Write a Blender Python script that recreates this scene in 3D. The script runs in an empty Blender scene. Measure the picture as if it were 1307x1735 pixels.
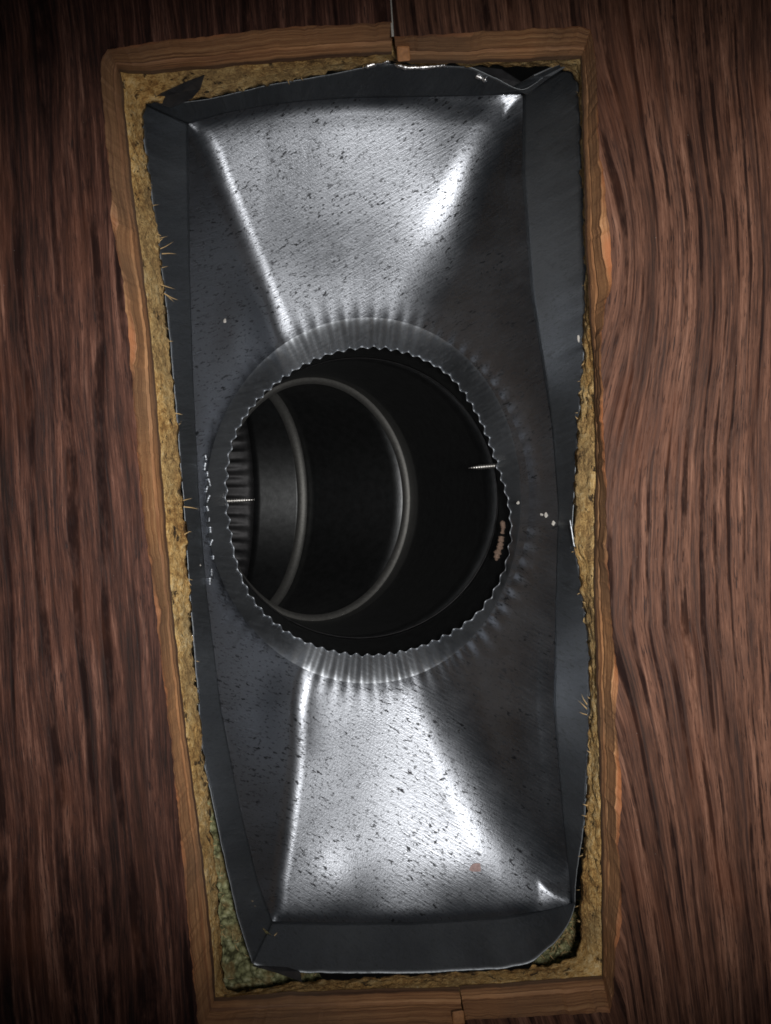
import bpy, bmesh, math, random
import numpy as np
from mathutils import Vector, noise as mnoise
from mathutils.geometry import tessellate_polygon

random.seed(7); RNG = np.random.default_rng(7)
SC = bpy.context.scene
COL = SC.collection

# ------------------------------------------------------------------ camera
H = 0.5                    # camera height above the floor boards (m)
S = 0.0002                 # metres per photo pixel on the floor plane
CX, CY = 653.5, 867.5
cam = bpy.data.objects.new('camera', bpy.data.cameras.new('camera'))
COL.objects.link(cam); SC.camera = cam
cam.location = (0, 0, H)
cam.data.sensor_fit = 'VERTICAL'
cam.data.sensor_height = 24.0
cam.data.lens = 24.0 / (2 * (1735 * S / 2) / H)
cam.data.clip_start = 0.01; cam.data.clip_end = 50

# ------------------------------------------------------------------ world: dim room light
W = bpy.data.worlds.new('World'); SC.world = W; W.use_nodes = True
W.node_tree.nodes['Background'].inputs[0].default_value = (0.78, 0.9, 1.0, 1)
W.node_tree.nodes['Background'].inputs[1].default_value = 0.042

# ------------------------------------------------------------------ lamps
def spot(name, loc, target, power, angle, size, col, scale=(1, 1, 1)):
    l = bpy.data.lights.new(name, 'SPOT'); o = bpy.data.objects.new(name, l); COL.objects.link(o)
    l.energy = power; l.spot_size = math.radians(angle); l.spot_blend = 1.0
    l.shadow_soft_size = size; l.color = col
    o.location = loc
    o.scale = scale
    return o
spot('hand_lamp', (0.055, 0.0, 0.62), None, 19.5, 35.5, 0.03, (1.0, 0.965, 0.92), (2.0, 1, 1))

SC.view_settings.view_transform = 'Standard'
SC.view_settings.look = 'None'
SC.view_settings.exposure = 0
SC.view_settings.gamma = 1
SC.cycles.filter_width = 1.7

# ------------------------------------------------------------------ helpers
def P(px, py, z):
    k = S * (H - z) / H
    return ((px - CX) * k, -(py - CY) * k, z)

def PA(pts, z):
    pts = np.asarray(pts, float)
    z = np.broadcast_to(np.asarray(z, float), (len(pts),))
    k = S * (H - z) / H
    return np.stack([(pts[:, 0] - CX) * k, -(pts[:, 1] - CY) * k, z], 1)

def resample(pts, n):
    """n points spread along a polyline, rounded with a light smoothing pass"""
    p = np.asarray(pts, float)
    d = np.r_[0, np.cumsum(np.hypot(*np.diff(p, axis=0).T))]
    t = np.linspace(0, d[-1], n)
    q = np.stack([np.interp(t, d, p[:, 0]), np.interp(t, d, p[:, 1])], 1)
    for _ in range(max(1, n // 25)):
        q[1:-1] = 0.25 * q[:-2] + 0.5 * q[1:-1] + 0.25 * q[2:]
    return q

def rag(q, amp, freq, seed, normal=None):
    """irregular edge: shifts every point by noise"""
    q = q.copy()
    for i, (x, y) in enumerate(q):
        v = mnoise.noise_vector(Vector((x * freq, y * freq, seed)))
        w = mnoise.noise_vector(Vector((x * freq * 4, y * freq * 4, seed + 9)))
        q[i] += amp * np.array([v.x + .4 * w.x, v.y + .4 * w.y])
    return q

def mesh_obj(name, verts, faces, mat, parent=None, smooth=True, solid=0, offset=0, label=None, kind=None, up=False, rim=True):
    base = Vector(parent['_base']) if parent is not None and '_base' in parent else Vector((0, 0, 0))
    me = bpy.data.meshes.new(name)
    me.from_pydata([tuple(Vector(v) - base) for v in verts], [], [tuple(int(i) for i in f) for f in faces])
    me.update()
    if up and sum(p.normal.z * p.area for p in me.polygons) < 0: me.flip_normals()
    if smooth: me.polygons.foreach_set('use_smooth', [True] * len(me.polygons))
    me.materials.append(mat)
    o = bpy.data.objects.new(name, me); COL.objects.link(o)
    if parent is not None: o.parent = parent
    if solid:
        m = o.modifiers.new('thickness', 'SOLIDIFY'); m.thickness = solid; m.offset = offset; m.use_rim = rim
    if label: o['label'] = label
    if kind: o['kind'] = kind
    return o

def thing(name, loc, label=None, cat=None, group=None, kind=None):
    o = bpy.data.objects.new(name, None); COL.objects.link(o); o.location = loc
    o.empty_display_size = 0.02
    o['_base'] = list(loc)
    if label: o['label'] = label
    if cat: o['category'] = cat
    if group: o['group'] = group
    if kind: o['kind'] = kind
    return o

def loft(rows, closed=False):
    """rows: list of (n,3) arrays"""
    n = len(rows[0]); V = np.concatenate(rows); F = []
    for r in range(len(rows) - 1):
        for i in range(n if closed else n - 1):
            j = (i + 1) % n
            F.append((r * n + i, r * n + j, (r + 1) * n + j, (r + 1) * n + i))
    return V, F

# ------------------------------------------------------------------ node helper
class NT:
    def __init__(s, name):
        s.m = bpy.data.materials.new(name); s.m.use_nodes = True
        s.t = s.m.node_tree; s.b = s.t.nodes['Principled BSDF']
        g = s.t.nodes.new('ShaderNodeNewGeometry'); s.pos = g.outputs['Position']
    def _in(s, sock, v):
        if isinstance(v, (int, float)): sock.default_value = v
        elif isinstance(v, tuple): sock.default_value = v
        else: s.t.links.new(v, sock)
    def math(s, op, a, b=0.0, c=0.0):
        n = s.t.nodes.new('ShaderNodeMath'); n.operation = op
        s._in(n.inputs[0], a); s._in(n.inputs[1], b); s._in(n.inputs[2], c)
        return n.outputs[0]
    def add(s, a, b): return s.math('ADD', a, b)
    def sub(s, a, b): return s.math('SUBTRACT', a, b)
    def mul(s, a, b): return s.math('MULTIPLY', a, b)
    def xyz(s, v=None):
        n = s.t.nodes.new('ShaderNodeSeparateXYZ'); s._in(n.inputs[0], v or s.pos); return n.outputs
    def comb(s, x, y, z=0.0):
        n = s.t.nodes.new('ShaderNodeCombineXYZ')
        for i, v in enumerate((x, y, z)): s._in(n.inputs[i], v)
        return n.outputs[0]
    def noise(s, vec, scale=1.0, detail=4.0, rough=0.55, dist=0.0):
        n = s.t.nodes.new('ShaderNodeTexNoise')
        s._in(n.inputs['Vector'], vec); n.inputs['Scale'].default_value = scale
        n.inputs['Detail'].default_value = detail; n.inputs['Roughness'].default_value = rough
        n.inputs['Distortion'].default_value = dist
        return n.outputs['Fac']
    def voronoi(s, vec, scale, feature='F1'):
        n = s.t.nodes.new('ShaderNodeTexVoronoi'); n.feature = feature
        s._in(n.inputs['Vector'], vec); n.inputs['Scale'].default_value = scale
        return n.outputs
    def step(s, v, a, b):
        n = s.t.nodes.new('ShaderNodeMapRange'); n.interpolation_type = 'SMOOTHSTEP'
        s._in(n.inputs[0], v); n.inputs[1].default_value = a; n.inputs[2].default_value = b
        return n.outputs[0]
    def rng(s, v, a, b, c, d):
        n = s.t.nodes.new('ShaderNodeMapRange')
        s._in(n.inputs[0], v)
        for i, q in enumerate((a, b, c, d)): n.inputs[i + 1].default_value = q
        return n.outputs[0]
    def mix(s, f, a, b):
        n = s.t.nodes.new('ShaderNodeMix'); n.data_type = 'RGBA'
        s._in(n.inputs[0], f)
        for i, v in ((6, a), (7, b)):
            if isinstance(v, tuple): n.inputs[i].default_value = v + (1,) if len(v) == 3 else v
            else: s.t.links.new(v, n.inputs[i])
        return n.outputs[2]
    def ramp(s, f, stops):
        n = s.t.nodes.new('ShaderNodeValToRGB'); s._in(n.inputs[0], f)
        e = n.color_ramp.elements
        while len(e) < len(stops): e.new(0.5)
        for k, (p, c) in zip(e, stops): k.position = p; k.color = c + (1,)
        return n.outputs[0]
    def bump(s, h, strength, dist=0.001):
        n = s.t.nodes.new('ShaderNodeBump'); n.inputs['Strength'].default_value = strength
        n.inputs['Distance'].default_value = dist; s._in(n.inputs['Height'], h)
        s.t.links.new(n.outputs[0], s.b.inputs['Normal'])
    def set(s, **k):
        for a, v in k.items():
            i = s.b.inputs[a.replace('_', ' ')]
            if isinstance(v, tuple): i.default_value = v + (1,) if len(v) == 3 else v
            elif isinstance(v, (int, float)): i.default_value = v
            else: s.t.links.new(v, i)
    def px(s):
        """position on the floor in units of 2 cm (hundreds of photo pixels on the floor plane)"""
        x, y, z = s.xyz()[:3]
        return s.add(s.mul(x, 50.0), 6.535), s.sub(8.675, s.mul(y, 50.0)), z

# ------------------------------------------------------------------ materials
def wood_floor(name, side):
    n = NT(name); X, Y, Z = n.px()
    if side == 'left':
        u = n.sub(X, n.mul(Y, 0.075))
        warp = n.noise(n.comb(n.mul(u, .5), n.mul(Y, .16)), 1, 2)
        u = n.add(u, n.mul(n.sub(warp, .5), .5))
        line = n.math('SINE', n.add(n.mul(u, 11.0), n.mul(n.noise(n.comb(n.mul(u, .8), n.mul(Y, .07), 3.3), 1, 2), 14.0)))
        line_w = 0.62
    else:
        # flame grain: figure swings away from the cut edge around two hearts
        d1 = n.math('DIVIDE', n.sub(Y, 4.3), 2.7)
        b1 = n.math('EXPONENT', n.mul(n.mul(d1, d1), -1.0))
        d2 = n.math('MAXIMUM', n.sub(Y, 10.6), 0.0)
        b2 = n.mul(n.math('POWER', d2, 1.15), 0.24)
        fall = n.math('EXPONENT', n.mul(n.math('MAXIMUM', n.sub(X, 10.6), 0.0), -0.62))
        bend = n.mul(n.add(n.mul(b1, 0.85), b2), fall)
        u = n.sub(n.sub(X, n.mul(Y, 0.02)), bend)
        warp = n.noise(n.comb(n.mul(u, .6), n.mul(Y, .3)), 1, 2)
        u = n.add(u, n.mul(n.sub(warp, .5), .22))
        line = n.math('SINE', n.add(n.add(n.mul(u, 16.0), n.math('MULTIPLY', n.math('POWER', n.math('MAXIMUM', n.sub(u, 10.0), 0.0), 2.0), 2.2)), n.mul(n.noise(n.comb(n.mul(u, .9), n.mul(Y, .11), 1.3), 1, 2), 7.0)))
        line_w = 0.66
    band = n.noise(n.comb(n.mul(u, 2.0), n.mul(Y, .10), 5), 1, 3, .6)
    fib = n.noise(n.comb(n.mul(u, 20.0), n.mul(Y, .9), 2), 1, 6, .74)
    fib2 = n.noise(n.comb(n.mul(u, 46.0), n.mul(Y, 2.2), 7), 1, 4, .75)
    pore = n.step(n.noise(n.comb(n.mul(u, 34.0), n.mul(Y, 2.3), 11), 1, 3, .6), .57, .64)
    pore = n.mul(pore, n.step(band, .35, .6))
    brk = n.step(n.noise(n.comb(n.mul(u, 2.6), n.mul(Y, .75), 8), 1, 4, .65), .36, .58)
    wid = n.rng(n.noise(n.comb(n.mul(u, .9), n.mul(Y, .22), 51), 1, 3, .6), .3, .7, -.42, .34)
    dark = n.mul(n.step(n.add(line, n.mul(wid, -1.0)), line_w, 1.0), brk)
    dark2 = n.step(n.noise(n.comb(n.mul(u, 5.5), n.mul(Y, .22), 17), 1, 5, .62), .53, .72)
    mid = n.noise(n.comb(n.mul(u, 7.5), n.mul(Y, .3), 41), 1, 4, .6)
    wf, w2, wm = (.72, .42, .85) if side == 'left' else (.6, .42, .55)
    tone = n.add(n.add(n.mul(band, .55), n.mul(mid, wm)), n.add(n.mul(fib, wf), n.mul(fib2, w2)))
    tone = n.sub(tone, .5 * (.55 + wf + w2 + wm) - .5)
    if side == 'left':
        c = n.ramp(tone, [(.31, (.012, .0045, .0032)), (.47, (.050, .0185, .0122)), (.60, (.108, .0445, .0295)), (.79, (.26, .128, .090))])
    else:
        c = n.ramp(tone, [(.30, (.020, .0083, .0052)), (.46, (.085, .0352, .0207)), (.59, (.166, .0755, .0468)), (.78, (.33, .175, .118))])
    c = n.mix(n.mul(dark2, .85), c, (.016, .0095, .0095))
    c = n.mix(n.mul(dark, .85), c, (.012, .0075, .0075))
    c = n.mix(n.mul(pore, .85), c, (.017, .010, .010))
    dark3 = n.step(n.noise(n.comb(n.mul(u, 13.0), n.mul(Y, .2), 31), 1, 4, .6), .5, .66)
    c = n.mix(n.mul(dark3, .55), c, (.018, .009, .0085))
    dark4 = n.step(n.noise(n.comb(n.mul(u, 1.3), n.mul(Y, .5), 37), 1, 4, .6), .5, .75)
    c = n.mix(n.mul(dark4, .35), c, (.02, .010, .009))
    red = n.step(n.noise(n.comb(n.mul(u, 1.1), n.mul(Y, .35), 23), 1, 3), .5, .75)
    c = n.mix(n.mul(red, .35), c, (.13, .045, .022))
    dust = n.step(n.noise(n.comb(X, Y, 4), 22, 2, .5), .76, .8)
    c = n.mix(n.mul(dust, .35), c, (.4, .36, .33))
    h = n.sub(n.mul(fib, .5), n.add(n.mul(dark, .5), n.add(n.mul(dark2, .4), n.mul(pore, .5))))
    n.bump(h, .35, .0005)
    n.set(Base_Color=c, Roughness=n.rng(fib, .3, .7, .46, .62))
    spec = n.mul(n.sub(1.0, n.math('MAXIMUM', n.mul(dark, .9), n.mul(dark2, .8))), .13)
    n.t.links.new(spec, n.b.inputs['Specular IOR Level'])
    return n.m

def wood_cut(name):
    """sawn edge of the boards: layered orange brown plies"""
    n = NT(name); X, Y, Z = n.px()
    z = n.mul(Z, 1000.0)
    w = n.noise(n.comb(n.mul(X, .8), n.mul(Y, .8), 0.0), 1, 3)
    ply = n.noise(n.comb(n.mul(X, .2), n.mul(Y, .2), n.add(n.mul(z, .75), n.mul(w, .6))), 1, 5, .7)
    fine = n.noise(n.comb(n.mul(X, 2.0), n.mul(Y, 2.0), n.mul(z, 3.0)), 1, 4, .7)
    t = n.add(n.mul(ply, .75), n.mul(fine, .3))
    c = n.ramp(t, [(.34, (.12, .046, .02)), (.47, (.32, .145, .062)), (.58, (.49, .245, .108)), (.74, (.64, .37, .18))])
    top = n.step(z, -2.2, -.5)
    c = n.mix(n.mul(top, n.step(n.noise(n.comb(n.mul(X, .9), n.mul(Y, .9), 4.), 1, 2), .36, .6)), c, (.46, .17, .066))
    foot_shade = n.step(n.add(z, n.mul(n.sub(w, .5), 3.0)), -15.2, -16.6)
    c = n.mix(n.mul(foot_shade, .8), c, (.045, .022, .012))  # gap shadow between board and sub floor, painted into the edge colour
    grey = n.step(n.noise(n.comb(n.mul(X, .35), n.mul(Y, .35), 9.), 1, 2), .42, .62)
    c = n.mix(n.mul(grey, .4), c, (.17, .115, .075))
    n.bump(t, .6, .001)
    n.set(Base_Color=c, Roughness=.62)
    return n.m

def osb(name):
    n = NT(name); X, Y, Z = n.px()
    v = n.comb(X, Y, n.mul(Z, 50.0))
    a = n.noise(v, 1.6, 3, .6); b = n.noise(v, 9, 5, .7, .6); f = n.noise(v, 30, 3, .7)
    t = n.add(n.mul(a, .35), n.add(n.mul(b, .5), n.mul(f, .25)))
    c = n.ramp(t, [(.38, (.11, .05, .013)), (.5, (.44, .235, .07)), (.57, (.72, .45, .155)), (.69, (.9, .70, .38))])
    big = n.step(n.noise(v, .55, 2), .42, .62)
    c = n.mix(n.mul(big, .4), c, n.mix(t, (.12, .085, .035), (.50, .41, .23)))
    hole = n.step(n.noise(v, 3.6, 4, .65), .6, .68)
    c = n.mix(n.mul(hole, .85), c, (.02, .011, .006))
    n.bump(n.sub(t, n.mul(hole, .6)), 1.0, .0028)
    n.set(Base_Color=c, Roughness=.85)
    return n.m

def galv(name, speck=1.0, base=(.185, .197, .219), rough=.34, flip=1.0):
    """galvanised sheet: fine diagonal rolling scratches, dark oxide specks"""
    n = NT(name); X, Y, Z = n.px()
    # scratches run up to the right above the pipe and down to the right below it
    sgn = n.sub(n.mul(n.step(Y, 8.0, 9.0), 2.0), 1.0)
    a = n.add(n.mul(X, .87), n.mul(n.mul(Y, sgn), .48))
    b = n.sub(n.mul(Y, .87), n.mul(n.mul(X, sgn), .48))
    scr = n.noise(n.comb(n.mul(a, 2.2), n.mul(b, 30.0)), 1, 4, .7)
    cloud = n.noise(n.comb(X, Y, 2), .9, 4, .6)
    grain = n.noise(n.comb(X, Y, 6), 26, 3, .7)
    spk = n.noise(n.comb(n.mul(a, 6.5), n.mul(b, 14.0), 3), 1, 3, .62)
    s1 = n.mul(n.step(spk, .575, .64), n.step(n.noise(n.comb(X, Y, 9), 1.7, 2), .38, .6))
    s2 = n.step(n.noise(n.comb(n.mul(a, 11.0), n.mul(b, 22.0), 13), 1, 2, .5), .60, .66)
    sp = n.math('MAXIMUM', s1, n.mul(s2, .7))
    c = n.mix(n.rng(n.add(n.mul(cloud, .5), n.mul(grain, .5)), .3, .7, 0, 1), tuple(.78 * k for k in base), tuple(min(1, 1.18 * k) for k in base))
    c = n.mix(n.mul(sp, .92 * speck), c, (.006, .0065, .008))
    r = n.add(n.rng(cloud, .3, .7, rough - .05, rough + .035), n.mul(sp, .05))
    r = n.add(r, n.mul(n.sub(scr, .5), .25))
    n.bump(n.add(n.mul(scr, .6), n.mul(grain, .5)), .22, .0004)
    n.set(Base_Color=c, Roughness=r, Metallic=n.sub(1.0, n.mul(sp, .25 * speck)))
    n.b.inputs['Specular IOR Level'].default_value = .2
    return n.m

def plain(name, col, rough=.6, metal=0.0, vary=.35, scale=8.0, bump=.3):
    n = NT(name); X, Y, Z = n.px()
    v = n.comb(X, Y, n.mul(Z, 50.0)); f = n.noise(v, scale, 4, .65)
    c = n.mix(n.rng(f, .3, .7, 0, 1), tuple(k * (1 - vary) for k in col), tuple(min(1, k * (1 + vary)) for k in col))
    n.bump(f, bump, .0006)
    n.set(Base_Color=c, Roughness=rough, Metallic=metal)
    return n.m

def wool(name):
    n = NT(name); X, Y, Z = n.px()
    v = n.comb(X, Y, n.mul(Z, 50.0))
    d = n.voronoi(v, 9.0)['Distance']; f = n.noise(v, 14, 4, .7); a = n.noise(v, 2.2, 2)
    t = n.add(n.mul(n.sub(1.0, d), .55), n.mul(f, .5))
    c = n.ramp(t, [(.35, (.07, .07, .03)), (.56, (.30, .31, .155)), (.76, (.55, .56, .34))])
    c = n.mix(n.mul(n.step(a, .5, .66), .6), c, (.33, .22, .09))
    n.bump(t, 1.0, .002)
    n.set(Base_Color=c, Roughness=.95)
    return n.m

M_LEFT = wood_floor('dark_wood_left', 'left')
M_RIGHT = wood_floor('dark_wood_right', 'right')
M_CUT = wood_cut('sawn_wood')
M_OSB = osb('particle_board')
M_GALV = galv('galvanised_sheet')
M_COLLAR = galv('galvanised_collar', speck=.35, base=(.225, .243, .263), rough=.5)
M_CRIMP = galv('galvanised_crimp', speck=.15, base=(.36, .385, .42), rough=.48)
M_PIPE = plain('pipe_metal', (.10, .104, .108), .42, 1.0, .2, 5, .1)
M_BEAD = plain('bead_metal', (.17, .17, .165), .66, 1.0, .15, 12, .15)
M_DULL = plain('dull_pipe', (.035, .035, .037), .58, .9, .2, 8, .2)
M_SCREW = plain('screw_steel', (.5, .49, .47), .4, 1.0, .1, 20, .1)
M_EDGE = plain('cut_zinc', (.8, .8, .82), .3, 1.0, .2, 20, .3)
M_TAR = plain('dark_tab', (.06, .06, .065), .6, .6, .3, 6, .3)
M_RUST = plain('rust', (.13, .085, .062), .8, 0.0, .4, 25, .6)
M_FLECK = plain('pale_fleck', (.45, .43, .4), .7, 0.0, .2, 25, .3)
M_WOOL = wool('green_wool')
M_SPLINT = plain('pale_splinter', (.52, .36, .17), .8, 0.0, .35, 10, .4)
M_DIRT = plain('earth', (.05, .04, .032), .95, 0.0, .4, 2, .5)

# ------------------------------------------------------------------ outlines read off the floor opening
# lip of the boards on the floor surface
LIP_L_TOP = [(664, 37), (560, 43), (480, 46), (380, 58), (250, 73), (182, 84)]
LIP_L_SIDE = [(182, 84), (168, 104), (170, 130), (173, 160), (182, 260), (190, 335), (188, 365), (196, 410), (207, 467),
              (216, 540), (223, 623), (228, 690), (232, 760), (246, 900), (263, 1018), (278, 1156), (301, 1360), (321, 1585), (337, 1740), (338, 1750)]
LIP_L_BOT = [(338, 1750), (480, 1748), (640, 1742), (788, 1738)]
LIP_R_BOT = [(788, 1728), (900, 1722), (1033, 1715)]
LIP_R_SIDE = [(1033, 1715), (1040, 1690), (1042, 1620), (1055, 1564), (1048, 1437), (1054, 1335), (1042, 1217), (1049, 1160), (1039, 1080),
              (1029, 926), (1026, 800), (1023, 690), (1018, 600), (1025, 516), (1039, 476), (1035, 420), (1024, 300), (1015, 250), (1012, 160), (1006, 60), (1002, 50)]
LIP_R_TOP = [(1002, 50), (975, 45), (800, 55), (669, 62)]
# foot of the sawn edge
CUT_L_TOP = [(664, 92), (560, 98), (400, 112), (250, 126), (205, 122)]
CUT_L_SIDE = [(205, 122), (214, 200), (226, 330), (240, 430), (250, 520), (262, 620), (270, 740), (280, 860), (290, 1000), (306, 1150), (324, 1300), (344, 1450), (360, 1600), (366, 1690)]
CUT_L_BOT = [(366, 1690), (500, 1680), (640, 1675), (778, 1672)]
CUT_R_BOT = [(778, 1670), (900, 1662), (1020, 1652)]
CUT_R_SIDE = [(1020, 1652), (1020, 1560), (1019, 1400), (1014, 1250), (1010, 1100), (1006, 1000), (1008, 860), (1009, 760), (1006, 620), (999, 520), (992, 400), (988, 250), (984, 100)]
CUT_R_TOP = [(984, 100), (900, 104), (800, 107), (672, 106)]
# inner edge of the sub floor
SUB = [(664, 104), (620, 112), (560, 124), (450, 144), (400, 156), (340, 168), (300, 174), (238, 168), (240, 176), (247, 250), (256, 330), (270, 420), (280, 520), (288, 600), (298, 700), (308, 800),
       (315, 900), (321, 1000), (332, 1150), (346, 1280), (357, 1400), (369, 1500), (373, 1600), (379, 1688), (500, 1664), (700, 1652), (900, 1643),
       (984, 1622), (984, 1500), (993, 1400), (999, 1250), (999, 1100), (984, 985), (970, 900), (976, 760), (989, 600), (994, 450), (986, 300), (980, 115), (900, 112), (800, 112)]

Z_CUT = -0.018; Z_SUB0 = -0.0188; Z_SUB1 = -0.0325; Z_BT = -0.034; Z_CR = -0.055; Z_RIM = -0.0915

# ------------------------------------------------------------------ floor boards
floor = thing('floor', (0, 0, 0), label='dark brown wood grain floor boards around the duct opening', kind='structure')
floor['_base'] = [0, 0, 0]

def concat(parts): 
    out = [parts[0]]
    for p in parts[1:]: out.append(p[1:])
    return np.concatenate(out)

def board(lip_parts, cut_parts, counts, outer, mat, seed, chips):
    lip = concat([resample(p, c) for p, c in zip(lip_parts, counts)])
    lip = rag(lip, 3.0, .05, seed)
    foot = concat([resample(p, c) for p, c in zip(cut_parts, counts)])
    foot = rag(foot, 1.6, .03, seed + 3)
    n = len(lip)
    # top sheet
    poly = [P(x, y, 0) for x, y in lip] + [P(x, y, 0) for x, y in outer]
    tris = tessellate_polygon([[Vector(p) for p in poly]])
    o = [P(x, y, Z_CUT) for x, y in outer]
    V = list(poly) + o; F = []
    for t in tris:
        a, b, c = (Vector(poly[i]) for i in t)
        F.append(t if (b - a).cross(c - a).z > 0 else t[::-1])
    m = len(outer)
    for i in range(m - 1):
        F.append((n + i, n + i + 1, n + m + i + 1, n + m + i))
    ob = mesh_obj('plank', V, F, mat, floor, smooth=False)
    # sawn edge, its arris chipped by the saw
    chip = np.array([max(1.2, 3.0 + 7 * mnoise.noise(Vector((x * .012, y * .012, seed + 20))) + 3 * mnoise.noise(Vector((x * .09, y * .09, seed + 21)))) for x, y in lip])
    for (yy, hw, amt, lo, hi) in chips:
        w = np.exp(-((lip[:, 1] - yy) / hw) ** 2) * ((lip[:, 0] > lo) & (lip[:, 0] < hi))
        chip += amt * w
    d = foot - lip; L = np.hypot(d[:, 0], d[:, 1])[:, None] + 1e-6
    rows = [PA(lip, -0.00002)]
    arr = lip + d / L * np.minimum(chip[:, None], L * .45)
    rows.append(PA(arr, -0.0016))
    for t, rec in ((.2, 0), (.4, 0), (.52, 0), (.56, 3), (.62, 3), (.68, 0), (.82, 0), (1.0, 0)):
        q = arr + (foot - arr) * t - d / L * rec
        q = rag(q, 1.1, .02 + .02 * t, seed + 31 + t * 9)
        rows.append(PA(q, -0.0016 + (Z_CUT + .0016) * t))
    V, F = loft(rows)
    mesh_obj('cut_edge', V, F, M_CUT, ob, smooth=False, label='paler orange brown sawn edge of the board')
    return ob

board([LIP_L_TOP, LIP_L_SIDE, LIP_L_BOT], [CUT_L_TOP, CUT_L_SIDE, CUT_L_BOT], (70, 240, 60),
      [(801, 1960), (-160, 1960), (-300, -260), (644, -260)], M_LEFT, 3.0,
      [(365, 26, 12, 0, 300), (560, 60, 5, 0, 300), (1500, 150, 4, 0, 400)])
board([LIP_R_BOT, LIP_R_SIDE, LIP_R_TOP], [CUT_R_BOT, CUT_R_SIDE, CUT_R_TOP], (40, 260, 50),
      [(648, -260), (1560, -260), (1690, 1960), (805, 1960)], M_RIGHT, 8.0,
      [(400, 80, 14, 990, 1100), (1165, 40, 12, 990, 1100), (1330, 90, 7, 990, 1100), (1580, 50, 10, 990, 1100)])
# end grain chips left beside the joint of the two boards
def chunk(name, pts, z0, z1, mat, parent, label=None):
    n = len(pts); V = [P(x, y, z0) for x, y in pts] + [P(x, y, z1) for x, y in pts]
    F = [tuple(range(n))[::-1], tuple(range(n, 2 * n))] + [(i, (i + 1) % n, n + (i + 1) % n, n + i) for i in range(n)]
    o = mesh_obj(name, V, F, mat, parent, smooth=False, label=label)
    b = o.modifiers.new('soft', 'BEVEL'); b.width = .0006; b.segments = 2
    return o
M_CHIP = plain('orange_chip', (.42, .19, .075), .65, 0, .25, 14, .5)
chunk('wood_chip', [(672, 78), (694, 77), (696, 103), (674, 105)], -.0165, -.004, M_CHIP, floor, 'orange end grain block at the top joint')
chunk('wood_chip', [(766, 1714), (786, 1711), (789, 1736), (768, 1738)], -.012, -.0015, M_CHIP, floor, 'pale end grain block at the bottom joint')
# pale tongue showing in the joint
V, F = loft([PA([(642, -260), (664, 62)], -.0016), PA([(650, -260), (670.5, 62)], -.0016), PA([(650, -260), (670.5, 62)], -.014)])
mesh_obj('board_tongue', V, F, M_FLECK, floor, smooth=False, label='pale line of wood in the joint between the boards')

# ------------------------------------------------------------------ sub floor
sub = thing('subfloor', (0, 0, Z_SUB1), label='rough golden particle board under the floor boards', kind='structure')
sub['_base'] = [0, 0, Z_SUB1]
edge = resample(SUB + [SUB[0]], 760)[:-1]
edge1 = rag(edge, 4.0, .035, 51.0)
cen = np.array([645., 862.])
def outward(q, amt):
    t = np.roll(q, -3, 0) - np.roll(q, 3, 0); t /= (np.hypot(t[:, 0], t[:, 1])[:, None] + 1e-9)
    nrm = np.stack([-t[:, 1], t[:, 0]], 1)
    s = np.sign(((q - cen) * nrm).sum(1))[:, None]
    s[s == 0] = 1
    return q + nrm * s * amt
# upper edge lies just under the foot of the boards' sawn edge
cutloop = concat([np.array(p, float) for p in (CUT_L_TOP, CUT_L_SIDE, CUT_L_BOT, CUT_R_BOT, CUT_R_SIDE, CUT_R_TOP)])
def ray(poly, c, th):
    """distance from c along angle th to a closed polygon"""
    d = np.array([math.cos(th), math.sin(th)]); best = 1e9
    A = poly; B = np.roll(poly, -1, 0)
    e = B - A; w = A - c
    den = d[0] * e[:, 1] - d[1] * e[:, 0]
    den = np.where(abs(den) < 1e-12, 1e-12, den)
    t = (w[:, 0] * e[:, 1] - w[:, 1] * e[:, 0]) / den
    s = (w[:, 0] * d[1] - w[:, 1] * d[0]) / den
    ok = (t > 0) & (s >= -1e-9) & (s <= 1 + 1e-9)
    return t[ok].min() if ok.any() else 100.0
ths = np.arctan2(edge1[:, 1] - cen[1], edge1[:, 0] - cen[0])
top_r = np.array([ray(cutloop, cen, t) for t in ths])
cur_r = np.hypot(edge1[:, 0] - cen[0], edge1[:, 1] - cen[1])
top_r = np.maximum(top_r, cur_r + 2) + 3
edge0 = cen + np.stack([np.cos(ths), np.sin(ths)], 1) * top_r[:, None]
rows = [PA(outward(edge0, 160), Z_SUB0 - .0002), PA(edge0, Z_SUB0)]
for t in np.linspace(.12, 1, 9):
    q = edge0 + (edge1 - edge0) * t ** .8
    q = rag(q, 5.5, .07, 70 + 7 * t)
    rows.append(PA(q, Z_SUB0 + (Z_SUB1 - Z_SUB0) * t))
rows.append(PA(outward(edge1, 170), Z_SUB1))
V, F = loft(rows, True)
mesh_obj('particle_board', V, F, M_OSB, sub, smooth=True)

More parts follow.
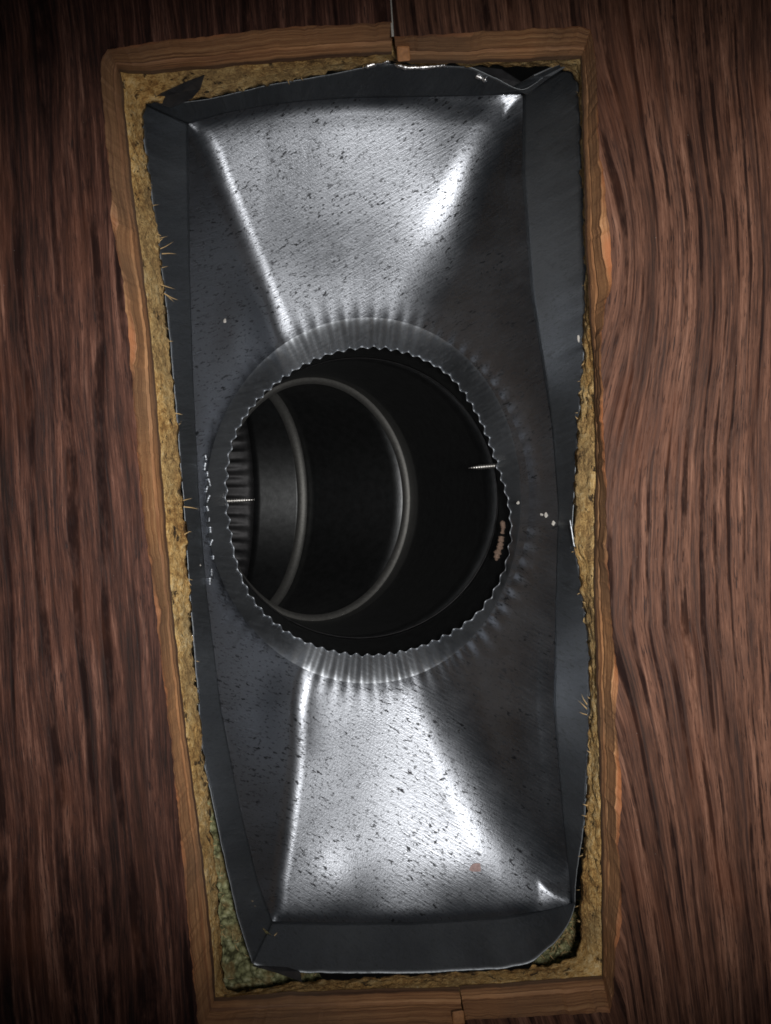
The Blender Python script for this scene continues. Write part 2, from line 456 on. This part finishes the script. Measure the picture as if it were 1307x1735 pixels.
def splinter(px, py, z, ang, ln, r=.00022, mat=M_SPLINT):
    a = Vector(P(px, py, z)); d = Vector((math.cos(ang), -math.sin(ang), random.uniform(-.1, .35))) * ln
    side = d.cross(Vector((0, 0, 1))).normalized() * r; up = Vector((0, 0, r))
    mid = a + d * .55 + Vector((random.uniform(-1, 1), random.uniform(-1, 1), random.uniform(0, 1))) * ln * .05
    V = [a - side, a + up, a + side, a - up, mid - side * .6, mid + up * .6, mid + side * .6, mid - up * .6, a + d]
    F = [(0, 1, 5, 4), (1, 2, 6, 5), (2, 3, 7, 6), (3, 0, 4, 7), (4, 5, 8), (5, 6, 8), (6, 7, 8), (7, 4, 8)]
    mesh_obj('splinter', V, F, mat, sub, smooth=False)
sp_left = [(262, 405, -.2, .006), (268, 425, -.5, .0075), (276, 430, .0, .006), (272, 455, -.2, .004), (270, 480, .3, .007), (278, 492, .75, .0065), (282, 497, .45, .006), (268, 520, .4, .004),
           (310, 858, .15, .007), (308, 850, -.25, .005), (300, 700, .2, .003), (255, 350, -.2, .004), (262, 392, .5, .004), (318, 980, .2, .003), (330, 1120, .1, .003)]
for x, y, a, l in sp_left: splinter(x - 4, y, -.036 + random.uniform(0, .006), a, l)
for x, y, a, l in [(995, 1205, 3.9, .006), (992, 1195, 4.2, .005), (994, 1212, 3.5, .004), (996, 1440, 3.4, .004), (999, 1445, 3.1, .004), (1000, 1330, 3.3, .003), (982, 930, 3.2, .003), (1003, 1090, 3.3, .003)]:
    splinter(x + 4, y, -.036, a, l)
for k in range(130):
    i = RNG.integers(0, len(edge1)); x, y = edge1[i]
    if y > 1600 or (y < 160 and x > 640): continue
    a = math.atan2(cen[1] - y, cen[0] - x) + random.uniform(-.9, .9)
    if 160 < y < 1600: a = (0 if x < 645 else math.pi) + random.uniform(-.9, .9)
    ox, oy = outward(edge1, 5)[i]
    splinter(ox, oy, random.uniform(-.04, -.03), a, random.uniform(.0015, .0032), .00028)

# ------------------------------------------------------------------ sheet metal boot
boot = thing('duct_boot', P(620, 848, -.1), 'dented grey galvanised sheet metal boot tapering from a rectangle to a round crimped hole', 'duct boot')

BT_TOP = [(238, 172), (262, 170), (300, 176), (345, 170), (450, 146), (540, 130), (600, 119), (640, 108), (720, 112), (800, 114), (850, 138), (888, 156), (930, 126), (980, 102)]
BT_RIGHT = [(980, 102), (987, 300), (995, 450), (990, 600), (977, 760), (969, 895), (972, 920), (986, 990), (1000, 1100), (1000, 1250), (990, 1390), (975, 1490), (974, 1532)]
BT_BOT = [(974, 1532), (966, 1560), (945, 1592), (900, 1632), (850, 1641), (700, 1649), (520, 1648), (450, 1642), (428, 1632)]
BT_LEFT = [(428, 1632), (405, 1560), (375, 1425), (345, 1285), (334, 1150), (322, 1000), (316, 900), (308, 800), (300, 700), (290, 580), (278, 480), (262, 360), (247, 270), (238, 172)]
CR_TOP = [(320, 210), (380, 192), (450, 179), (520, 171), (600, 166), (740, 164), (886, 160)]
CR_RIGHT = [(886, 160), (885, 300), (900, 500), (935, 720), (946, 860), (942, 1000), (938, 1200), (955, 1400), (970, 1530)]
CR_BOT = [(970, 1530), (930, 1541), (850, 1553), (700, 1562), (580, 1563), (462, 1561)]
CR_LEFT = [(462, 1561), (436, 1490), (405, 1360), (375, 1200), (350, 1000), (338, 850), (328, 650), (322, 450), (320, 210)]

def fn(curve, axis):
    c = np.array(curve); o = np.argsort(c[:, axis]); c = c[o]
    return lambda v: np.interp(v, c[:, axis], c[:, 1 - axis])
f_l, f_r, f_t, f_b = fn(CR_LEFT, 1), fn(CR_RIGHT, 1), fn(CR_TOP, 0), fn(CR_BOT, 0)
MMPX = .000226
A_T, A_B, A_L, A_R = .32, .405, .87, .62

def smin(a, b, k):
    h = np.maximum(k - abs(a - b), 0) / k
    m = np.minimum(a, b)
    return np.maximum(m - h * h * k * .25, .58 * np.maximum(m, 0))

NC = 74
def pleat(th): return np.cos(th * NC + 1.3 * np.sin(3 * th + 1) + .8 * np.sin(5 * th))
def gauss(x, y, cx, cy, sx, sy): return np.exp(-((x - cx) / sx) ** 2 - ((y - cy) / sy) ** 2)

def body_z(x, y):
    dl = A_L * (x - f_l(y)) * MMPX; dr = A_R * (f_r(y) - x) * MMPX
    et = np.maximum(y - f_t(x), 0); eb = np.maximum(f_b(x) - y, 0)
    dt = A_T * et * MMPX + .0022 * (1 - np.exp(-et / 16)); db = (A_B * eb - .00028 * eb ** 2) * MMPX * (1 + .0042 * np.minimum(25 * np.log1p(np.exp(np.clip((x - 815) / 25, -20, 20))), 200)) + .0012 * (1 - np.exp(-eb / 9))
    d = smin(smin(dt, dl, .0048), dr, .0075)
    d = smin(d, db, .0035 + .0095 / (1 + np.exp(-(x - 720) / 40)))
    d = np.maximum(d, 0)
    z = Z_CR - d
    fade = np.clip(d / .004, 0, 1)
    rho = np.hypot((x - EC[0]) / 274, (y - EC[1]) / 310)
    an = np.arctan2((y - EC[1]) / 310, (x - EC[0]) / 274)
    z -= np.clip(d / .006, 0, 1) * (.0016 * (1 - .7 * np.sin(an) ** 2)) * np.exp(-np.maximum(rho - 1, 0) / .06)
    z += np.clip(d / .006, 0, 1) * .00015 * (1 + 2.2 * np.exp(-((an - .7) / .42) ** 2)) * pleat(an) * np.exp(-np.maximum(rho - 1, 0) / .05)
    # the sheet is not flat: shallow dents and bulges
    z += fade * (.0008 * gauss(x, y, 560, 330, 150, 120) + .0006 * gauss(x, y, 600, 215, 140, 90) - .0024 * gauss(x, y, 795, 285, 75, 120) + .0014 * gauss(x, y, 660, 1330, 120, 160)
                 - .0009 * gauss(x, y, 585, 1500, 55, 60) - .0009 * gauss(x, y, 775, 1480, 55, 60)
                 + .001 * gauss(x, y, 410, 560, 35, 70) - .002 * gauss(x, y, 480, 1200, 40, 70) + .001 * gauss(x, y, 880, 1250, 50, 160) )
    return z

EC = np.array([623., 848.])
RIM = np.array([(630, 588), (690, 597), (760, 633), (800, 686), (830, 750), (846, 800), (863, 860), (867, 910), (850, 980), (810, 1040), (740, 1085), (680, 1105), (620, 1111),
       (560, 1103), (490, 1073), (430, 1020), (402, 960), (390, 900), (383, 830), (386, 780), (400, 730), (430, 685), (480, 640), (545, 603)], float)
def rim_at(th, grow=0.0):
    a = np.arctan2(RIM[:, 1] - EC[1], RIM[:, 0] - EC[0]); r = np.hypot(*(RIM - EC).T)
    o = np.argsort(a); a = a[o]; r = r[o]
    rr = np.interp(np.mod(th + math.pi, 2 * math.pi) - math.pi, np.r_[a[-1] - 2 * math.pi, a, a[0] + 2 * math.pi], np.r_[r[-1], r, r[0]])
    k = len(th) // 40
    if k > 2:
        w = np.hanning(2 * k + 1); w /= w.sum()
        rr = np.convolve(np.r_[rr[-k:], rr, rr[:k]], w, 'valid')
    return EC + np.stack([np.cos(th), np.sin(th)], 1) * (rr + grow)[:, None]
NS = dict(top=170, right=330, bot=150, left=330)
sides = {}
for k, bt, cr in (('top', BT_TOP, CR_TOP), ('right', BT_RIGHT, CR_RIGHT), ('bot', BT_BOT, CR_BOT), ('left', BT_LEFT, CR_LEFT)):
    if k == 'left': a, b = bt[::-1], cr[::-1]
    elif k == 'bot': a, b = bt, cr
    else: a, b = bt, cr
    A = resample(a, NS[k]); B = resample(b, NS[k])
    A = rag(A, 1.3, .04, 91)
    A[0], A[-1] = a[0], a[-1]
    sides[k] = (A, B)
for k, (A, B) in sides.items():
    rows = []
    for t in np.linspace(0, 1, 14):
        q = A + (B - A) * t
        z = Z_BT + (body_z(B[:, 0], B[:, 1]) - Z_BT) * t
        w = np.array([mnoise.noise(Vector((x * .007, y * .007, 33))) for x, y in q]) * math.sin(math.pi * t)
        q = q + (cen - q) / np.hypot(*(q - cen).T)[:, None] * (w * 5)[:, None]
        rows.append(PA(q, z))
    V, F = loft(rows)
    mesh_obj('collar_wall', V, F, M_COLLAR, boot, solid=.0003, offset=-1, up=True)

# tapering body: from the crease loop in to the round collar
loop = concat([sides['top'][1], sides['right'][1], sides['bot'][1], sides['left'][1][::-1]])[:-1]
def ell(th, rx, ry): return EC + np.stack([np.cos(th) * np.where(np.cos(th) > 0, rx - 14 * np.cos(th) ** 2, rx), np.sin(th) * ry], 1)
def ell_at(q, rx, ry):
    th = np.arctan2((q[:, 1] - EC[1]) / ry, (q[:, 0] - EC[0]) / rx)
    return ell(th, rx, ry)
inner = ell_at(loop, 274, 310)
rows = []
for t in np.linspace(0, 1, 60):
    q = loop + (inner - loop) * t
    rows.append(PA(q, body_z(q[:, 0], q[:, 1])))
V, F = loft(rows, True)
mesh_obj('tapered_body', V, F, M_GALV, boot, solid=.0005, offset=-1, up=True, rim=False)

# crimped round collar: pleats deepen towards the rim
NA = NC * 14
th = np.linspace(0, 2 * math.pi, NA, endpoint=False)
q1 = ell(th, 274, 310)
rim_q0 = rim_at(np.arctan2(q1[:, 1] - EC[1], q1[:, 0] - EC[0]))
z1 = body_z(q1[:, 0], q1[:, 1])
pl_i = np.floor(th / (2 * math.pi) * NC).astype(int)
pa = .55 + .9 * RNG.random(NC)
amp = np.interp(th / (2 * math.pi) * NC, np.arange(NC + 1), np.r_[pa, pa[0]])
wob = np.array([mnoise.noise(Vector((math.cos(a) * 1.6, math.sin(a) * 1.6, 5))) for a in th])
ripple = pleat(th)
rows = []
for t in np.linspace(0, 1, 26):
    q = q1 + (rim_q0 - q1) * t ** .9
    a = np.clip((t + .2) / .5, 0, 1); a = a * a * (3 - 2 * a)
    dirv = (q - EC) / np.hypot(*(q - EC).T)[:, None]
    q = q + dirv * ((2.2 * t ** 1.4 * ripple * amp) + wob * 1.5 * t)[:, None]
    e = t ** 1.1
    z = z1 + (Z_RIM + .003 * np.maximum(0, np.sin(th)) ** 2 - z1) * e + ripple * amp * a * (.4 + .6 * t) * .00058 + wob * .001 * t
    rows.append(PA(q, z))
V, F = loft(rows, True)
mesh_obj('crimped_collar', V, F, M_CRIMP, boot, solid=.0005, offset=-1, up=True, rim=False)
rim_q, = [q]
rim_z = z
# bright sheared edge of the rim, one thin rolled wire of metal
rows = []
for a in np.linspace(0, 2 * math.pi, 7)[:-1]:
    dirv = (rim_q - EC) / np.hypot(*(rim_q - EC).T)[:, None]
    rows.append(PA(rim_q + dirv * (math.cos(a) * 1.0 - .7), rim_z + .0001 + math.sin(a) * .00022))
rows.append(rows[0])
V, F = loft(rows, True)
mesh_obj('rim_edge', V, F, M_CRIMP, boot, label='bright wavy sheared edge of the round collar')

def sheet(name, pts, zs, mat, parent, label=None, solid=.0005, sub=0):
    V = [P(x, y, z) for (x, y), z in zip(pts, zs)]
    c = np.mean(np.array(V), 0)
    V.append(tuple(c)); n = len(pts)
    F = [(i, (i + 1) % n, n) for i in range(n)]
    return mesh_obj(name, V, F, mat, parent, smooth=False, solid=solid, label=label)
# bent tabs and torn corners of the collar
sheet('bent_tab', [(250, 170), (285, 153), (318, 138), (347, 127), (340, 150), (326, 166), (290, 182)], [-.033, -.024, -.020, -.0165, -.022, -.030, -.034], M_TAR, boot, 'dark bent tab at the top left corner')
sheet('bent_tab', [(868, 148), (905, 128), (950, 108), (978, 100), (935, 128), (893, 160)], [-.04, -.03, -.028, -.028, -.033, -.042], M_COLLAR, boot, 'folded tab at the top right corner')
sheet('bent_tab', [(428, 1636), (470, 1648), (512, 1664), (508, 1646), (488, 1640)], [-.034, -.031, -.024, -.027, -.033], M_TAR, boot, 'dark bent tab at the bottom left corner')
sheet('bent_tab', [(800, 112), (850, 118), (885, 140), (868, 152), (830, 132)], [-.036, -.036, -.04, -.042, -.04], M_TAR, boot, 'torn dark strip beside the top right corner')
# ragged bright sealant along the top edge
def strand(name, pts, z, r, mat, parent, label=None, jag=.35):
    q = resample(pts, max(8, len(pts) * 6)); C3 = PA(q, z); rows = []
    for i, c in enumerate(C3):
        t = C3[min(i + 1, len(C3) - 1)] - C3[max(i - 1, 0)]; t = Vector(t).normalized()
        sdir = t.cross(Vector((0, 0, 1))).normalized()
        rr = r * (1 + jag * 2 * mnoise.noise(Vector((i * .7, z * 100, r * 1e4)))) * (.25 if i in (0, len(C3) - 1) else 1)
        rows.append(np.array([tuple(Vector(c) + sdir * math.cos(a) * rr + Vector((0, 0, math.sin(a) * rr))) for a in np.linspace(0, 2 * math.pi, 9)[:-1]]))
    V, F = loft(rows, True)
    return mesh_obj(name, V, F, mat, parent, label=label)
strand('sealant', [(618, 114), (640, 106), (662, 103)], -.0325, .0011, M_EDGE, boot, 'ragged bright sealant on the top edge')
strand('sealant', [(668, 108), (690, 115), (720, 114), (757, 110)], -.0325, .0009, M_EDGE, boot, 'ragged bright sealant on the top edge')
strand('sealant', [(806, 128), (818, 133), (826, 137)], -.036, .0009, M_EDGE, boot)
strand('sealant', [(966, 880), (970, 905), (973, 925), (981, 930)], -.032, .0004, M_CRIMP, boot, 'bright torn metal lip at the right edge')

def screw(px, py, z, ln, ang):
    a = Vector(P(px, py, z)); d = Vector((math.cos(ang), -math.sin(ang), -.12)).normalized()
    s = d.cross(Vector((0, 0, 1))).normalized(); u = s.cross(d)
    rows = []; n = 46
    for i in range(n + 1):
        t = i / n; r = (.00095 if t < .62 else .00095 * max(.04, (1 - t) / .38)) * (1 + .18 * math.cos(t * 2 * math.pi * 11))
        rows.append(np.array([tuple(a + d * ln * t + (s * math.cos(b) + u * math.sin(b)) * r) for b in np.linspace(0, 2 * math.pi, 11)[:-1]]))
    V, F = loft(rows, True)
    mesh_obj('screw', V, F, M_SCREW, boot, label='sharp screw point poking into the round collar')
screw(384, 849, -.0985, .0115, -.05)
screw(842, 789, -.0985, .0115, math.pi - .08)

def fleck(name, px, py, z, r, mat, parent, n=9, stretch=1.0, label=None):
    V = []; 
    for i in range(n):
        a = 2 * math.pi * i / n; q = r * random.uniform(.6, 1.2)
        V.append(P(px + math.cos(a) * q, py + math.sin(a) * q * stretch, z))
    V.append(P(px, py, z + .0005)); F = [(i, (i + 1) % n, n) for i in range(n)]
    return V, F
def flecks(name, items, mat, parent, label=None, kind=None):
    V = []; F = []
    for (px, py, z, r, st) in items:
        v, f = fleck(name, px, py, z, r, mat, parent, stretch=st)
        F += [tuple(i + len(V) for i in q) for q in f]; V += v
    mesh_obj(name, V, F, mat, parent, smooth=False, label=label, kind=kind)
def bz(x, y): return float(body_z(np.array([float(x)]), np.array([float(y)]))[0]) + .0005
flecks('paint_fleck', [(806, 1470, bz(806, 1470), 11, 1.1)], plain('pink_fleck', (.42, .3, .29), .7, 0, .2, 20, .3), boot, 'pinkish fleck on the lower sloping face')
flecks('debris_fleck', [(381, 543, bz(381, 543), 3, 1.2), (926, 873, bz(926, 873), 3.2, 1.5), (938, 886, bz(938, 886), 3.2, 1.7), (878, 852, bz(878, 852) + .002, 2.5, 1.3),
                        (983, 572, -.037, 4, 2.2), (345, 1262, -.038, 3, 3.5), (338, 958, -.05, 3, 1.2), (999, 1110, -.036, 3, 2.5), (918, 872, bz(918, 872), 3, 1)], M_FLECK, boot, 'pale specks of debris on the metal', 'stuff')
strand('rust_flake', [(851, 882), (853, 893), (851, 905)], -.0962, .0009, M_RUST, boot, 'rusty flakes inside the right of the collar', .35)
strand('rust_flake', [(850, 908), (848, 925), (843, 938), (841, 950)], -.0964, .0012, M_RUST, boot, 'rusty flakes inside the right of the collar', .4)
for x, y in [(349, 775), (348, 790), (352, 803), (355, 817), (351, 829), (354, 845), (352, 862), (355, 880), (357, 898), (359, 919), (362, 944), (359, 970), (356, 985)]:  # added blobs standing in for light caught on the left crimp ridges
    a = random.uniform(-2.5, 2.5); h = random.uniform(3, 7)
    strand('crimp_glint', [(x - a, y - h), (x + a * .3, y), (x + a, y + h)], bz(x, y) + .0001, random.uniform(.0004, .0008), M_CRIMP, boot, None, .4)

# ------------------------------------------------------------------ elbow under the boot, turning left
elbow = thing('duct_elbow', (-.0117, .006, -.27), 'dark round metal elbow with raised seam rings curving to the left below the boot', 'duct elbow')
R = .0575; YC = .006; RB = .065; X0 = -.0112; Z0 = -.152
ta = np.linspace(0, 2 * math.pi, 181)[:-1]
def ring(c, phi, r, yr=None):
    u = np.array([math.cos(phi), 0, -math.sin(phi)]); v = np.array([0, 1, 0])
    return np.array(c)[None] + r * (np.cos(ta)[:, None] * u + np.sin(ta)[:, None] * v)
def bend(phi): return (X0 - RB * (1 - math.cos(phi)), YC, Z0 - RB * math.sin(phi))
RAD = math.radians
top = PA(rim_at(-ta, 11), -.0965)
r1 = ring((-.0116, YC, -.125), 0, .0595)
def gore(rows): 
    out = []
    for a, b in zip(rows[:-1], rows[1:]):
        for t in np.linspace(0, 1, 8): out.append(a + (b - a) * t)
    V, F = loft(out, True)
    return mesh_obj('gore', V, F, M_PIPE, elbow, solid=.0006, offset=0)
C2, P2 = (-.0325, YC, -.198), RAD(40)
C3, P3 = (-.0645, YC, -.2167), RAD(68)
C4, P4 = (-.077, YC, -.2175), RAD(82)
r2 = ring(C2, P2, R); r3 = ring(C3, P3, R); r4 = ring(C4, P4, R)
gore([top, r1]); gore([r1 * [1, 1, 1], r2]); gore([r2, r3]); gore([r3, r4])
def bead(c, phi, r, minor, mat=M_BEAD):
    u = np.array([math.cos(phi), 0, -math.sin(phi)]); v = np.array([0, 1., 0]); ax = np.array([-math.sin(phi), 0, -math.cos(phi)])
    rows = []
    rad = np.cos(ta)[:, None] * u + np.sin(ta)[:, None] * v
    for b in np.linspace(0, 2 * math.pi, 17):
        rows.append(np.array(c)[None] + rad * (r + math.cos(b) * minor) + ax[None] * math.sin(b) * minor * 1.15)
    V, F = loft(rows, True)
    mesh_obj('seam_bead', V, F, mat, elbow)
bead((-.0116, YC, -.125), 0, .0595, .0006, M_DULL)
bead(C2, P2, R - .0006, .0024)
bead(C3, P3, R - .0006, .0025)
# crimped far end, then the run of pipe to the left
rows = []
for i in range(16):
    a = min(1, i / 3)
    rr = (R - .0018 * a + .0017 * a * np.cos(ta * 54))[:, None]
    f = i / 15
    rows.append(ring((-.077 - .043 * f, YC, -.2175), RAD(82 + 8 * f), rr))
V, F = loft(rows, True)
mesh_obj('crimped_end', V, F, M_DULL, elbow, solid=.0006)
rows = [np.stack([np.full_like(ta, xx), YC + np.sin(ta) * (R + .0015), -.2175 - np.cos(ta) * (R + .0015)], 1) for xx in (-.106, -.2, -.4)]
V, F = loft(rows, True)
mesh_obj('branch_pipe', V, F, M_PIPE, elbow, solid=.0006)

# ------------------------------------------------------------------ insulation showing in the gaps
def lump(name, outline, z, label, seed, amp=.004):
    c = np.mean(np.array(outline), 0); base = P(c[0], c[1], z - .02)
    root = thing(name, base, label, 'insulation')
    pr = resample(outline + [outline[0]], 140)[:-1]
    rows = []
    for t in np.linspace(1, .0, 26):
        q = c + (pr - c) * t
        zz = np.array([z + amp * (mnoise.noise(Vector((x * .03, y * .03, seed))) + .7 * abs(mnoise.noise(Vector((x * .09, y * .09, seed + 4)))) + .4 * mnoise.noise(Vector((x * .25, y * .25, seed + 8)))) for x, y in q])
        if t == 1: zz -= .015
        rows.append(PA(q, zz))
    V, F = loft(rows, True)
    mesh_obj('fibre_mass', V, F, M_WOOL, root)
    # fine fibres standing out of it
    V = []; F = []
    for k in range(160):
        a = pr[random.randrange(len(pr))]; q = c + (a - c) * math.sqrt(random.random()) * .95
        p = Vector(P(q[0], q[1], z + amp * .3)); d = Vector((random.uniform(-1, 1), random.uniform(-1, 1), random.uniform(.1, .7))).normalized() * random.uniform(.0015, .004)
        s = d.cross(Vector((.3, .2, 1))).normalized() * .00012; m = p + d * .5 + Vector((0, 0, .0006))
        b = len(V); V += [p - s, p + s, m + s, m - s, p + d]; F += [(b, b + 1, b + 2, b + 3), (b + 3, b + 2, b + 4)]
    mesh_obj('loose_fibre', V, F, M_SPLINT, root, smooth=False, kind='stuff')
    return root
lump('insulation', [(338, 1330), (352, 1300), (395, 1420), (425, 1560), (455, 1630), (540, 1640), (560, 1690), (470, 1712), (360, 1712), (352, 1560)], -.05,
     'mossy green fibrous insulation in the gap at the lower left corner', 3.0)
lump('insulation', [(900, 1620), (940, 1580), (978, 1520), (1010, 1520), (1010, 1660), (900, 1660)], -.058,
     'small dark clump of insulation behind the cut lower right corner', 12.0, .005)
# ------------------------------------------------------------------ earth of the crawl space far below
V = [(-1.5, -1.5, -.6), (1.5, -1.5, -.6), (1.5, 1.5, -.6), (-1.5, 1.5, -.6)]
g = mesh_obj('ground', V, [(0, 1, 2, 3)], M_DIRT, None, smooth=False, kind='structure', label='bare earth of the crawl space')

for o in list(COL.objects):
    if '_base' in o: del o['_base']
